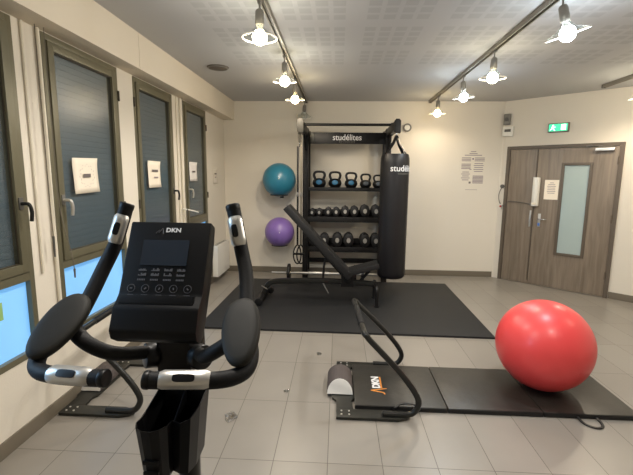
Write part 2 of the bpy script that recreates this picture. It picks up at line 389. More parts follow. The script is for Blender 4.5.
# exit sign
o = thing('exit_sign', 'green illuminated emergency exit sign above the door', 'exit sign', DL, DRZ)
MB().box(.535, .79, -.05, -.0005, 2.20, 2.32, .004).build('casing', 'grey', o)
MB().box(.548, .777, -.0535, -.0503, 2.212, 2.308, .001).build('green_panel', 'litgreen', o)
b = MB().box(.69, .72, -.0555, -.0538, 2.225, 2.295)  # running figure and door
b = MB(); b.cyl((.60, -.0538, 2.287), (.60, -.0553, 2.287), .011, n=12)
b.box(.583, .612, -.0555, -.0538, 2.245, 2.276, rot=(0, .35, 0)); b.box(.562, .590, -.0555, -.0538, 2.232, 2.241, rot=(0, -.5, 0)); b.box(.600, .632, -.0555, -.0538, 2.225, 2.234, rot=(0, .7, 0)); b.box(.605, .635, -.0555, -.0538, 2.26, 2.267, rot=(0, -.4, 0))
b.build('running_figure', 'litwhite', o)
MB().box(.70, .758, -.0555, -.0538, 2.225, 2.297).build('door_symbol', 'litwhite', o)
# alarm + control box (in the wall between the corner and the door)
o = thing('alarm_siren', 'small dark grey siren fixed above the white control box', 'alarm', DL, DRZ)
MB().box(-.08, .01, -.06, -.0005, 2.35, 2.51, .012).build('siren_body', 'grey', o)
MB().cyl((-.035, -.0605, 2.43), (-.035, -.068, 2.43), .028, bev=.002).build('siren_grille', 'dgrey', o)
o = thing('control_box', 'white electrical control box beside the top left of the door', 'control box', DL, DRZ)
MB().box(-.085, .065, -.055, -.0005, 2.185, 2.325, .006).build('box_body', 'white', o)
MB().box(-.055, .035, -.0585, -.0553, 2.245, 2.285, .001).build('label_window', 'dgrey', o)
tag(dw(MB().tube([(-.06, -.006, 2.184), (-.062, -.006, 1.9), (-.058, -.006, 1.6), (-.06, -.006, 1.44)], .004, 8).build('wall_cable', 'offwhite')), 'thin cream cable running down the wall left of the door', 'cable')
o = thing('wall_buzzer', 'small round grey buzzer with a curling cable left of the door', 'buzzer', DL, DRZ)
MB().cyl((-.04, -.0005, 1.44), (-.04, -.028, 1.44), .028, bev=.004).build('buzzer_cap', 'dgrey', o)
MB().tube([(-.045, -.02, 1.415), (-.065, -.03, 1.36), (-.075, -.035, 1.29), (-.06, -.035, 1.21), (-.04, -.03, 1.17)], .006, 8, 4).build('curled_cable', 'dgrey', o)
MB().box(-.052, -.022, -.03, -.001, 1.09, 1.17, .004).build('connector', 'white', o)
MB().box(-.05, -.024, -.036, -.0303, 1.12, 1.15, .002).build('red_plug', 'ledred', o)
tag(dw(MB().tube([(-.02, -.04, 1.14), (.03, -.055, 1.16), (.08, -.045, 1.215), (.2, -.04, 1.215), (.33, -.04, 1.2), (.385, -.04, 1.19)], .005, 8, 4).build('door_cable', 'dgrey')), 'grey cable sagging across the narrow door leaf to its edge', 'cable')

# ------------------------------------------------------------ windows
def window(i, y0, y1, hside, inset=0):
    root = bpy.data.objects.new('window_%d' % i, None); COL.objects.link(root); root.location = (XL, y0, 0); struct(root)
    W = y1-y0; fx0, fx1 = -.06, .004
    b = MB(); t = .038
    b.box(fx0, fx1, 0, t, WZ0, WZ1, .003); b.box(fx0, fx1, W-t, W, WZ0, WZ1, .003); b.box(fx0, fx1, t, W-t, WZ1-t, WZ1, .003); b.box(fx0, fx1, t, W-t, WZ0, WZ0+t, .003); b.box(fx0, fx1, t, W-t, .93, .98, .003)
    b.build('window_frame', 'frame', root)
    MB().box(-.052, -.046, 0, W, WZ0-.0, WZ1).build('gasket', 'framed', root) if False else None
    s = .052; a0, a1 = t+.004, W-t-.004; z0, z1 = .984, WZ1-t-.004; b = MB(); x0, x1 = -.045, .014
    b.box(x0, x1, a0, a0+s, z0, z1, .004); b.box(x0, x1, a1-s, a1, z0, z1, .004); b.box(x0, x1, a0+s, a1-s, z1-s, z1, .004); b.box(x0, x1, a0+s, a1-s, z0, z0+s, .004)
    b.build('sash', 'frame', root)
    b = MB(); g = .006; c0, c1, e0, e1 = a0+s, a1-s, z0+s, z1-s
    b.box(-.009, -.001, c0, c0+g, e0, e1); b.box(-.009, -.001, c1-g, c1, e0, e1); b.box(-.009, -.001, c0+g, c1-g, e1-g, e1); b.box(-.009, -.001, c0+g, c1-g, e0, e0+g); b.build('gasket', 'framed', root)
    MB().box(-.012, -.0095, c0+g, c1-g, e0+g, e1-g).build('glass_pane', 'winglass', root)
    b = MB(); n = int((e1-e0)/.04)
    for k in range(n):
        zz = e0+k*(e1-e0)/n; dz = (e1-e0)/n
        b.prism([(-.034, zz), (-.022, zz+.002), (-.019, zz+dz*.5), (-.022, zz+dz-.002), (-.034, zz+dz)], 'y', 0, 0) if False else None
        t_ = [(-.042, zz), (-.0335, zz+.0006), (-.0325, zz+dz*.5), (-.0335, zz+dz-.0006), (-.042, zz+dz)]
        b.prism(t_, 'y', c0, c1)
    if i != 5: b.build('roller_shutter', 'shutter', root)
    else: b.bm.free()  # added window stays unshuttered so the area lamp shines in
    MB().box(-.035, -.027, t, W-t, WZ0+t, .93).build('lower_pane', 'day', root)
    b = MB(); hy = a0+s*.5 if hside < 0 else a1-s*.5; hz = 1.385
    b.box(.0145, .022, hy-.016, hy+.016, hz-.035, hz+.035, .004); hp = b.build('handle_plate', 'hub' if hside < 0 else 'dgrey', root)
    MB().tube([(.022, hy, hz), (.058, hy, hz), (.068, hy+.004, hz-.015), (.070, hy+.010, hz-.05), (.064, hy+.010, hz-.10)], .0105, 10, 4).build('window_handle', 'silver' if hside < 0 else 'gun', root)
    b = MB(); 
    for z in (1.25, 2.15): b.cyl((.010, (W-.002 if hside < 0 else .002), z), (.010, (W-.002 if hside < 0 else .002), z+.08), .008, n=10)
    b.build('hinge', 'framed', root)
    return root
for i, ((y0, y1), hs) in enumerate(zip(WIN, (1, -1, 1, -1, -1))): window(i+1, y0, y1, hs)
# white conduits in the pier between windows 1 and 2 and between windows 3 and 4
def pipe(y, r, z0, z1, lab, x=None, m='offwhite'):
    return tag(MB().cyl((0, 0, z0), (0, 0, z1), r, n=14).build('wall_conduit', m, loc=(XL+r+.001 if x is None else x, y, 0)), lab, 'conduit', 'conduits on the window piers')
pipe(2.345, .009, .95, 2.412, 'thin cream conduit beside the dark handle of the nearest window')
pipe(2.465, .012, .62, 2.412, 'thick cream conduit hugging the left side of the second window')
pipe(4.55, .008, .5, 2.412, 'cream conduit right of the third window, beside its handle')
pipe(4.65, .012, .5, 2.412, 'thick cream conduit just left of the farthest window')
def cord(name, pts, win, tip=None):
    wr = bpy.data.objects[win]; q = [Vector(p)-wr.location for p in pts]
    o = MB().tube(q, .0026, 6, 4).build('blind_cord', 'strap', wr)
    if tip: MB().cyl(q[-1], q[-1]-Vector((0, 0, tip)), .007, .005, n=10).build('cord_weight', 'dgrey', o)
    return o
cord('blind_cord', [(XL+.05, 2.40, 2.41), (XL+.047, 2.405, 1.9), (XL+.05, 2.40, 1.4), (XL+.05, 2.405, 1.17)], 'window_1', .13)
cord('blind_cord', [(XL+.06, 2.46, 2.41), (XL+.058, 2.465, 1.8), (XL+.06, 2.47, 1.35), (XL+.085, 2.51, 1.05), (XL+.07, 2.55, .93)], 'window_2', .06)
cord('blind_cord', [(XL+.06, 4.60, 2.41), (XL+.058, 4.61, 1.8), (XL+.06, 4.60, 1.30), (XL+.07, 4.62, 1.16)], 'window_4', .08)
tag(MB().tube([(0, 0, 0), (.07, .12, -.03), (.10, .24, -.06)], .008, 8).build('blind_crank', 'white', loc=(XL+.02, 4.60, 1.17)), 'short white rod sticking out beside the farthest window', 'crank rod')
# papers on the panes
def sheet(name, x, y, z, w_, h_, lab, lines, m='paper', tilt=0., rows=None, cat='notice'):
    o = thing(name, lab, cat, (x, y, z)); o.rotation_euler = (tilt, 0, 0)
    b = MB(); n = 6; V = [[b.bm.verts.new((.003+.002*math.sin(i*1.3+j*.9)+(.004 if (i in (0,n) and j in (0,n)) else 0), (i/n-.5)*w_, (j/n-.5)*h_)) for j in range(n+1)] for i in range(n+1)]
    for i in range(n):
        for j in range(n): b.bm.faces.new((V[i][j], V[i+1][j], V[i+1][j+1], V[i][j+1]))
    s = b.build('sheet', m, o); md = s.modifiers.new('thickness', 'SOLIDIFY'); md.thickness = .0012
    for (cy, cz, ww, hh, mm) in lines:
        MB().box(.0105, .0112, cy-ww/2, cy+ww/2, cz-hh/2, cz+hh/2).build('print_line', mm, o)
    return o
o = sheet('window_notice', XL-.0085, 2.87, 1.545, .29, .25, 'cream paper notice with a round drawing taped on the second window', [(0, 0, .085, .026, 'ink')], tilt=.03)
b = MB()
for k in range(22):
    a = 2*PI*k/22; r_ = .07+.012*(k % 2); a2 = 2*PI*(k+.55)/22
    b.tube([(.0106, r_*1.05*math.cos(a), r_*math.sin(a)), (.0112, r_*1.05*math.cos(a2), r_*math.sin(a2))], .0009, 5)
b.build('drawn_outline', 'inkp', o)
sheet('window_notice', XL-.0085, 3.97, 1.56, .27, .26, 'cream paper notice with two printed lines taped on the third window', [(0, .035, .13, .022, 'ink'), (.02, -.03, .09, .014, 'inkp')])
sheet('window_notice', XL-.0085, 5.06, 1.60, .27, .235, 'white paper notice with one dark line taped on the farthest window', [(.0, .0, .10, .02, 'ink')], 'paperw')
sheet('wall_notice', XL+.001, 5.93, 1.55, .20, .23, 'small white sheet taped on the wall after the last window', [(0, .03, .09, .02, 'ink'), (0, -.02, .06, .014, 'inkp')], 'wall')
tag(MB().box(0, .002, -.05, .05, -.05, .05).build('sticky_note', 'green', loc=(XL-.0265, 2.01, .80)), 'small green sticky note on the blue lower pane of the nearest window', 'sticky note')
# large printed sheet on the back wall
o = thing('printed_rules', 'large white printed rules sheet on the back wall left of the door', 'poster', (2.055, YB, 1.68))
MB().box(-.205, .205, -.002, -.0005, -.33, .33).build('sheet', 'wall', o)
def rl(x, z, ww, hh, mm='inkp'): MB().box(x-ww/2, x+ww/2, -.0028, -.0022, z-hh/2, z+hh/2).build('print_line', mm, o)
rl(0, .28, .08, .012); rl(0, .25, .12, .012); rl(-.0, .225, .26, .012)
for k in range(3): rl(-.10, .185-.022*k, .14, .012); rl(.10, .185-.022*k, .15, .012)
rl(0.0, .17, .022, .022, 'inkv')
for k in range(4): rl(-.10, .09-.022*k, .14, .013)
for k in range(5): rl(.09, .10-.03*k, .13+.02*(k % 2), .012)
for k in range(5): rl(-.10, -.03-.03*k, .10+.03*(k % 2), .012); 
for k in range(6): rl(.09, -.09-.021*k, .16, .014)
rl(-.03, -.19, .03, .03, 'ink'); rl(-.03, -.0+.01, .03, .012, 'inkp'); rl(0, -.30, .18, .006)

# ------------------------------------------------------------ radiator
o = thing('wall_radiator', 'white flat electric panel radiator low on the left wall', 'radiator', (XL, 5.62, .10))
MB().box(.03, .11, 0, .62, 0, .46, .012).build('panel', 'white', o)
MB().box(.001, .03, .08, .54, .06, .40, .003).build('wall_bracket', 'grey', o)
b = MB()
for k in range(14): b.box(.045, .095, .03+k*.041, .055+k*.041, .4602, .4615)
b.build('top_grille', 'grey', o)

# ------------------------------------------------------------ tracks and lamps
def track(x0, y0, y1, lab, rot=0.):
    o = thing('lighting_track', lab, 'track', (x0, y0, H), rot, 'ceiling lighting tracks'); L_ = y1-y0
    b = MB(); b.box(-.022, -.012, 0, L_, -.038, -.0005); b.box(.012, .022, 0, L_, -.038, -.0005); b.box(-.012, .012, 0, L_, -.012, -.0005); b.build('rail', 'track', o)
    MB().box(-.024, .024, L_+.0005, L_+.012, -.042, -.0005, .002).build('end_cap', 'dgrey', o)
    MB().box(-.006, .006, .01, L_-.01, -.020, -.0125).build('conductor', 'framed', o); return o
track(-.512, -1.8, 6.37, 'long grey ceiling track running above the left side of the mat')
track(1.342, -1.8, 6.35, 'long grey ceiling track running towards the control box')
track(3.20, -1.8, 5.32, 'grey ceiling track at the far right near the door')
def lamp_proto(kind, tone, power, tilt, loc, label, r=.112, on=True):
    o = thing('track_lamp', label, 'track lamp', loc, 0, 'track lamps')
    x = loc[0]; 
    hd = Matrix.Rotation(tilt[0], 4, 'X') @ Matrix.Rotation(tilt[1], 4, 'Y')
    MB().box(-.014, .014, -.03, .03, -.052, -.0392, .003).cyl((0, 0, -.052), (0, 0, -.092), .006, n=10).build('track_adapter', 'sock', o)
    T = Matrix.Translation((0, 0, -.095)) @ hd
    MB().lathe([(.012, .004), (.02, 0), (.027, -.012), (.029, -.085), (.024, -.092), (.018, -.10)], n=20).xf(T).build('socket', 'sock', o)
    MB().lathe([(.020, -.124), (.034, -.134), (.044, -.150), (.048, -.168), (.044, -.186), (.034, -.202), (.018, -.211), (.001, -.214)], n=24).xf(T).build('bulb', M[kind], o)
    MB().lathe([(.012, -.100), (.016, -.110), (.022, -.1235)], n=18).xf(T).build('bulb_neck', 'white', o)
    sh = MB().lathe([(.026, -.096), (.034, -.112), (.060, -.138), (r-.004, -.166), (r, -.168), (r-.002, -.171), (r-.008, -.169), (.057, -.142), (.032, -.115), (.024, -.098)], n=40, cap=False).xf(T).build('glass_shade', 'clear', o)
    MB().torus((0, 0, -.170), (0, 0, 1), r-.001, .0045, 44, 8).xf(T).build('shade_rim', 'lamprim', o)
    if on:
        ld = bpy.data.lights.new('lamp_light', 'SPOT'); ld.energy = power; ld.color = tone; ld.spot_size = math.radians(168); ld.spot_blend = .5; ld.shadow_soft_size = .04
        lo = bpy.data.objects.new('lamp_light', ld); COL.objects.link(lo); lo.parent = o
        lo.matrix_local = T @ Matrix.Translation((0, 0, -.225))
        l2 = bpy.data.lights.new('lamp_spill', 'POINT'); l2.energy = power*.18; l2.color = tone; l2.shadow_soft_size = .04
        lo2 = bpy.data.objects.new('lamp_spill', l2); COL.objects.link(lo2); lo2.parent = o
        lo2.matrix_local = T @ Matrix.Translation((0, 0, -.27))
    return o
LZ = H
lamp_proto('bulbN', NEUT, LAMP_W*1.25, (0, 0), (-.525, 2.745, LZ), 'lit warm lamp nearest the camera on the left track')
lamp_proto('bulbN', NEUT, LAMP_W, (.1, 0), (-.525, 3.95, LZ), 'lit warm lamp in the middle of the left track')
lamp_proto('bulbW', WARM, LAMP_W*.8, (.1, 0), (-.525, 4.86, LZ), 'lit amber lamp on the left track before the unlit one')
lamp_proto('bulb0', WARM, 0, (.45, .1), (-.525, 6.22, LZ), 'unlit lamp at the far end of the left track above the rack', on=False)
lamp_proto('bulbC', COOL, LAMP_W*1.35, (.1, -.32), (1.345, 2.73, LZ), 'bright white tilted lamp nearest the camera on the right track', .122)
lamp_proto('bulbN', WARM, LAMP_W*.8, (.05, 0), (1.345, 3.83, LZ), 'lit warm lamp second from the camera on the right track')
lamp_proto('bulbC', COOL, LAMP_W*.7, (.05, -.1), (1.345, 4.73, LZ), 'small white lit lamp third from the camera on the right track')
lamp_proto('bulbW', WARM, LAMP_W*.42, (.1, 0), (1.345, 5.86, LZ), 'lit amber lamp at the far end of the right track')
lamp_proto('bulbN', WARM, LAMP_W, (.0, -.2), (3.19, 4.70, LZ), 'lit warm lamp cut by the right edge near the door')
for x, y, k, t in ((-.525, 1.3, 'bulbN', NEUT), (1.345, 1.3, 'bulbN', NEUT), (3.19, 2.6, 'bulbN', WARM)):
    lamp_proto(k, t, LAMP_W*(1.3 if x < 3 else .4), (0, 0), (x, y, LZ), {-.525: 'warm lamp on the left track above the bike, outside the photo', 1.345: 'warm lamp on the right track nearer than the white tilted one', 3.19: 'warm lamp on the far right track nearer than the one by the door'}[x])
o = thing('ceiling_speaker', 'dark round grille set in the ceiling near the windows', 'ceiling vent', (-1.31, 4.48, H))
MB().lathe([(.001, -.016), (.085, -.016), (.11, -.008), (.115, -.0005)], n=36).build('grille_disc', 'vent', o)
MB().torus((0, 0, -.012), (0, 0, 1), .1, .005, 40, 8).build('outer_ring', 'grey', o)
o = thing('wall_ring', 'small round beige ring fixture on the back wall beside the bag', 'wall fixture', (1.03, YB, 2.31))
MB().torus((0, -.03, 0), (0, 1, 0), .052, .011).build('ring', 'grey', o)
MB().cyl((0, -.0005, 0), (0, -.03, 0), .05, bev=.003).build('mount', 'white', o)

# ------------------------------------------------------------ big mat
tag(MB().box(-1.49, 1.49, -1.01, 1.01, 0, .02, .004).build('exercise_mat', 'gmat', loc=(.085, 4.89, .0005)), 'large dark grey rubber mat under the bench', 'mat')
bpy.data.objects['exercise_mat'].rotation_euler = (0, 0, -.014)

# ------------------------------------------------------------ rack
RZ0 = .0
o = thing('storage_rig', 'black steel gym rig with three shelves and a named top banner', 'gym rack', (.09, 6.0, 0))
xa, xb = -.575, .612
for x in (xa, xb):
    for y in (0, .36):
        b = MB().box(x-.04, x+.04, y-.04, y+.04, .0, 2.24, .004); p = b.build('upright', 'steel', o)
        if y == 0:
            b = MB()
            for k in range(20): b.cyl((x, -.0402, .35+k*.09), (x, -.0412, .35+k*.09), .009, n=12)
            b.build('hole_row', 'blacks', p)
    MB().box(x-.035, x+.035, .0401, .3199, .02, .09, .004).build('base_tube', 'steel', o)
    MB().box(x-.035, x+.035, .0401, .3199, 2.15, 2.235, .004).build('side_beam', 'steel', o)
    b = MB(); b.box(x-.035, x+.035, -.88, -.0405, 2.13, 2.235, .004); b.prism([(-.30, 2.13), (-.0405, 2.13), (-.0405, 1.93)], 'x', x-.006, x+.006); b.build('hanging_arm', 'steel', o)
    b = MB(); b.prism([(x-.040, 2.10), (x+.03, 2.085), (x+.040, 2.10), (x+.040, 2.235), (x+.02, 2.26), (x-.02, 2.26), (x-.040, 2.235)] , 'y', -.905, -.8805, .004); b.build('arm_end_cap', 'olive' if x < 0 else 'steel', o)  # left cap's olive tone carries the warm light falling on it
    MB().prism([(-.26, 2.2352), (-.40, 2.2352), (-.36, 2.28), (-.30, 2.28)], 'x', x-.012, x+.012).build('bar_bracket', 'steel', o)
MB().cyl((xa-.03, -.33, 2.256), (xb+.03, -.33, 2.256), .018, n=16).build('pull_up_bar', 'steel', o)
MB().box(xa+.0405, xb-.0405, -.02, -.006, 2.025, 2.185, .003).build('banner_plate', 'blacks', o)
t = text_mb('studélites', .118, .0015, .0012, .98); t.xf(Matrix.Translation((.02, -.0225, 2.113)) @ FACE_FRONT @ Matrix.Scale(.95, 4, (1, 0, 0))); t.build('banner_lettering', 'wtext', o)
t = text_mb('RÉSIDENCES', .032, .001, 0, 1.35); t.xf(Matrix.Translation((.02, -.0225, 2.052)) @ FACE_FRONT); t.build('banner_small_lettering', 'grey', o)
MB().box(xa+.045, xa+.13, -.026, -.0205, 2.035, 2.175, .002).build('banner_sticker', 'plate', o)
SH = [1.398, .955, .505]
for k, z in enumerate(SH):
    b = MB(); b.box(xa+.0405, xb-.0405, 0, .34, z-.02, z, .002)
    b.box(xa+.0405, xb-.0405, -.03, -.0005, z-.065 if k else z-.05, z+(.0 if k == 0 else .012), .003)
    if k: b.box(xa+.0405, xb-.0405, .31, .322, z+.0, z+.10, .003)
    b.build('shelf', 'steel', o)
b = MB().box(xa+.0405, xb-.0405, .345, .375, .20, .27, .003); b.build('rear_crossbar', 'steel', o)

# kettlebells
def kettlebell(disc):
    r = thing('kettlebell', '', 'kettlebell', (0, 0, 0), 0, 'kettlebells on the top shelf')
    MB().lathe([(.055, 0), (.062, .004), (.082, .04), (.086, .068), (.076, .105), (.05, .127), (.02, .134), (.001, .135)], n=30).build('bell', 'ironb', r)
    MB().tube([(-.042, 0, .10), (-.062, 0, .155), (-.066, 0, .19), (-.048, 0, .222), (0, 0, .230), (.048, 0, .222), (.066, 0, .19), (.062, 0, .155), (.042, 0, .10)], .0165, 12, 5).build('handle', 'ironb', r)
    MB().lathe([(.001, .0895), (.025, .089), (.036, .083), (.038, .070)], c=(0, 0, .068), d=(0, -1, .1), n=26).build('weight_badge', disc, r)
    return r
kb_s = kettlebell('kblue'); kb_s.location = (-.29, 6.12, 1.3985); kb_s['label'] = 'black kettlebell with a blue badge, leftmost on the top shelf'; kb_s.scale = (1.2, 1.12, 1.0)
dup(kb_s, (-.055, 6.12, 1.3985), 'black kettlebell with a blue badge, second from the left on the top shelf', scale=(1.17, 1.1, .98))
dup(kb_s, (.185, 6.12, 1.3985), 'black kettlebell with a blue badge, in the middle of the top shelf', scale=(1.12, 1.05, .94))
kg = kettlebell('kgrey'); kg.location = (.40, 6.12, 1.3985); kg['label'] = 'small black kettlebell with a dull grey badge, fourth on the top shelf'; kg.scale = (1.0, .95, .86)
dup(kg, (.585, 6.12, 1.3985), 'small black kettlebell partly hidden behind the punching bag', scale=(.95, .9, .80))
# dumbbells
def dumbbell(sides):
    r = thing('dumbbell', '', 'dumbbell', (0, 0, 0), 0, 'dumbbells on the lower shelves')
    for y0, y1 in ((-.105, -.035), (.035, .105)):
        h = MB().cyl((0, y0, 0), (0, y1, 0), .068, n=sides, bev=.012).build('head', 'ironb', r)
        MB().cyl((0, y0-.0005 if y0 < 0 else y1+.0005, 0), (0, (y0-.004) if y0 < 0 else (y1+.004), 0), .025, n=18).build('hub_cap', 'silver', h)
    MB().cyl((0, -.0345, 0), (0, .0345, 0), .016, n=16).build('grip', 'chrome', r)
    return r
rows = [(SH[1], [(-.395, .72), (-.285, .74), (-.15, .84), (-.03, .86), (.105, .98), (.245, 1.0), (.40, 1.12), (.565, 1.12)], 8, 'middle'),
        (SH[2], [(-.362, 1.1), (-.205, 1.13), (-.005, 1.18), (.165, 1.19), (.41, 1.18), (.575, 1.18)], 12, 'bottom')]
ordn = ['first', 'second', 'third', 'fourth', 'fifth', 'sixth', 'seventh', 'eighth']
for z, lst, sd, rn in rows:
    p = None
    for k, (x, s) in enumerate(lst):
        lab = '%s black dumbbell from the left on the %s shelf of the rig' % (ordn[k], rn)
        zz = z+.068*s*1.28+.001; sc3 = (s, s, s*1.28)
        loc = (x, 6.152, zz)
        if p is None: p = dumbbell(sd); p.location = loc; p.scale = sc3; p['label'] = lab
        else: dup(p, loc, lab, scale=sc3)
# suspension straps hanging from the left arm
o = thing('suspension_trainer', 'suspension straps with black handles hanging from the rig left arm', 'suspension trainer', (-.50, 5.20, 0))
MB().box(-.022, .022, -.012, .012, 1.98, 2.124, .004).build('anchor_strap', 'strap', o)
MB().torus((0, 0, 1.955), (1, 0, 0), .028, .006, 24, 8).build('carabiner', 'chrome', o)
for s in (-1, 1):
    w1 = MB().box(s*.022-.012, s*.022+.012, -.003, .003, .66, 1.93, .001).build('webbing', 'strap' if s > 0 else 'rubber', o)
    MB().box(s*.022-.016, s*.022+.016, -.008, .008, 1.30, 1.35, .003).build('buckle', 'hub', w1)
    MB().tube([(s*.022, 0, .67), (s*.022-.045, 0, .60), (s*.022-.05, 0, .50), (s*.022-.02, 0, .43), (s*.022+.02, 0, .43), (s*.022+.045, 0, .50), (s*.022+.04, 0, .60)], .009, 8, 4, close=True).build('foot_loop', 'rubber', o)
    MB().cyl((s*.022-.05, 0, .55), (s*.022+.05, 0, .55), .014, n=12).build('grip', 'rubber', o)
# punching bag
o = thing('punching_bag', 'tall black cylindrical punching bag hanging at the right of the rig', 'punching bag', (.72, 5.35, 0))
BR = .185
MB().lathe([(.12, .235), (.16, .24), (.180, .262), (BR, .30), (BR, 1.74), (.182, 1.80), (.172, 1.835), (.168, 1.85), (.155, 1.845), (.001, 1.84)], n=48).build('bag_body', 'bag', o)
for k in range(4):
    a = PI/4+k*PI/2
    P0 = Vector((.163*math.cos(a), .163*math.sin(a), 1.80)); P1 = Vector((.005, 0, 2.085))
    MB().tube([P0*1+Vector((.012*math.cos(a), .012*math.sin(a), -.05)), P0+Vector((0, 0, .05)), P0.lerp(P1, .6), P1], .0, 8, 3, sq=(.003, .024, .6), up=(math.cos(a), math.sin(a), 0)).build('hanging_strap', 'bag', o)
MB().torus((.005, 0, 2.098), (1, 0, 0), .022, .006, 24, 8).build('steel_ring', 'chrome', o)
def wrap_text(body, size, z, ang0, name, m, off=0., sp=1.):
    t = text_mb(body, size, .0008, off, sp)
    for v in t.bm.verts:
        a = ang0+v.co.x/BR; rr = BR+.0016+v.co.z
        v.co = Vector((rr*math.sin(a), -rr*math.cos(a), z+v.co.y))
    return t.build(name, m, o)
wrap_text('studélites', .108, 1.665, .66, 'bag_lettering', 'wtext', .0012, .98)
wrap_text('RÉSIDENCES', .028, 1.60, .62, 'bag_small_lettering', 'grey', 0, 1.3)
# barbell
o = thing('barbell', 'chrome barbell with small plates lying on the floor before the rig', 'barbell', (-.10, 5.78, .155), .0)
MB().lathe([(.013, -.86), (.014, -.55), (.019, -.5), (.019, .6), (.014, .66), (.014, .86)], d=(1, 0, 0), n=16).build('bar', 'silver', o)
for x0, x1 in ((-.32, -.02), (.25, .31)): MB().cyl((x0, 0, 0), (x1, 0, 0), .027, n=16, bev=.005).build('sleeve', 'silver', o)
for x0 in (-.605, .36, .47):
    p = MB().cyl((x0-.018, 0, 0), (x0+.018, 0, 0), .133, n=36, bev=.005).build('weight_plate', 'ironb', o)
MB().torus((-.64, 0, 0), (1, 0, 0), .02, .008, 20, 8).build('spring_collar', 'hub', o)

# gym balls on wall holders
for nm, m, lab, x, z, r in (('gym_ball', 'teal', 'teal blue gym ball held on the back wall, above the purple one', -.90, 1.50, .252), ('gym_ball', 'purple', 'purple gym ball held on the back wall below the teal one', -.90, .70, .228)):
    yb = YB-r-.035
    o = thing(nm, lab, 'gym ball', (x, yb, z), 0, 'gym balls on the wall')
    MB().sphere((0, 0, 0), r, 48, 32).build('ball', m, o)
    MB().cyl((.03, -r*.995, .02), (.03, -r*1.004, .02), .008, n=12).build('valve', 'white', o)
    hl = 'black wire ball holder under the %s gym ball' % m
    o = thing('ball_holder', hl, 'ball holder', (x, yb, z-r), 0, 'ball holders on the back wall')
    rr = r*.52; zz = r-math.sqrt(r*r-rr*rr)-.012
    MB().torus((0, 0, zz), (0, 0, 1), rr, .0075, 40, 8).build('support_ring', 'rubber', o)
    MB().box(-.02, .02, rr-.004, r+.034, zz-.008, zz-.001).box(-.03, .03, r+.028, r+.0345, zz-.06, zz+.03, .002).build('wall_bracket', 'rubber', o)

# ------------------------------------------------------------ bench (local: x along, y depth)
o = thing('weight_bench', 'black adjustable weight bench with raised backrest on the dark mat', 'weight bench', (0, 4.88, .0215))
zf = .0
MB().tube([(-.93, 0, .055), (-.905, 0, .10), (-.86, 0, .19), (-.79, 0, .235), (-.6, 0, .25), (-.1, 0, .262), (.47, 0, .235)], .0, 12, 5, sq=(.036, .032, .5), up=(0, 1, 0)).build('main_tube', 'gun', o)
MB().cyl((-.93, -.25, .045), (-.93, .25, .045), .042, n=16, bev=.004).build('rear_stabilizer', 'steel', o)
for s in (-1, 1):
    MB().cyl((-.93, s*.2505, .045), (-.93, s*.268, .045), .045, n=16, bev=.003).build('rubber_foot', 'rubber', o)
    MB().tube([(.47, s*.02, .235), (.475, s*.13, .235), (.478, s*.175, .21), (.48, s*.185, .14), (.48, s*.185, .006)], .021, 12, 5).build('front_leg', 'steel', o)
    MB().cyl((.48, s*.185, 0), (.48, s*.185, .012), .032, n=16, bev=.002).build('rubber_foot', 'rubber', o)
MB().box(.05, .21, -.05, .05, .20, .36, .01).build('hinge_block', 'steel', o)
for s in (-1, 1): MB().cyl((.135, s*.051, .30), (.135, s*.072, .30), .055, n=24, bev=.006).build('pivot_knob', 'rubber', o)
# backrest pad
L_ = 1.10; th = math.atan2(.84, -.74)
def slab(x0, z0, ang, length, thick, half, name, m, lift=0.):
    b = MB(); b.box(0, length, -half, half, lift, lift+thick, .02)
    b.xf(Matrix.Translation((x0, 0, z0)) @ Matrix.Rotation(-ang, 4, 'Y')); return b.build(name, m, o)
angb = math.atan2(.845, -.785)
b = MB(); b.box(0, 1.15, -.13, .13, -.05, .035, .018); b.xf(Matrix.Translation((.155, 0, .325)) @ Matrix.Rotation(-angb, 4, 'Y')); b.build('backrest', 'leather', o)
b = MB(); b.box(.03, .72, -.022, .022, .0355, .07, .004); b.xf(Matrix.Translation((.155, 0, .325)) @ Matrix.Rotation(-angb, 4, 'Y')); b.build('backrest_bar', 'steel', o)
MB().tube([(-.33, 0, .74), (-.27, 0, .55), (-.18, 0, .30)], .016, 10).build('support_strut', 'steel', o) if False else None
MB().tube([(-.13, 0, .60), (-.16, 0, .45), (-.17, 0, .27)], .014, 10, 3).build('support_strut', 'steel', o)
angs = math.atan2(.115, .40)
b = MB(); b.box(0, .39, -.13, .13, 0, .065, .016); b.xf(Matrix.Translation((.135, 0, .345)) @ Matrix.Rotation(-angs, 4, 'Y')); b.build('seat', 'leather', o)
MB().tube([(.28, 0, .26), (.40, 0, .40)], .018, 10).build('seat_support', 'steel', o)
MB().tube([(-.17, -.035, .235), (-.13, -.06, .17), (-.10, -.07, .12)], .009, 8).build('adjusting_pin', 'dgrey', o)
MB().tube([(-.86, -.03, .14), (-.93, -.05, .19)], .008, 8).build('transport_handle', 'hub', o)
MB().cyl((-.86, .20, .055), (-.86, .24, .055), .04, n=20, bev=.004).build('transport_wheel', 'rubber', o)

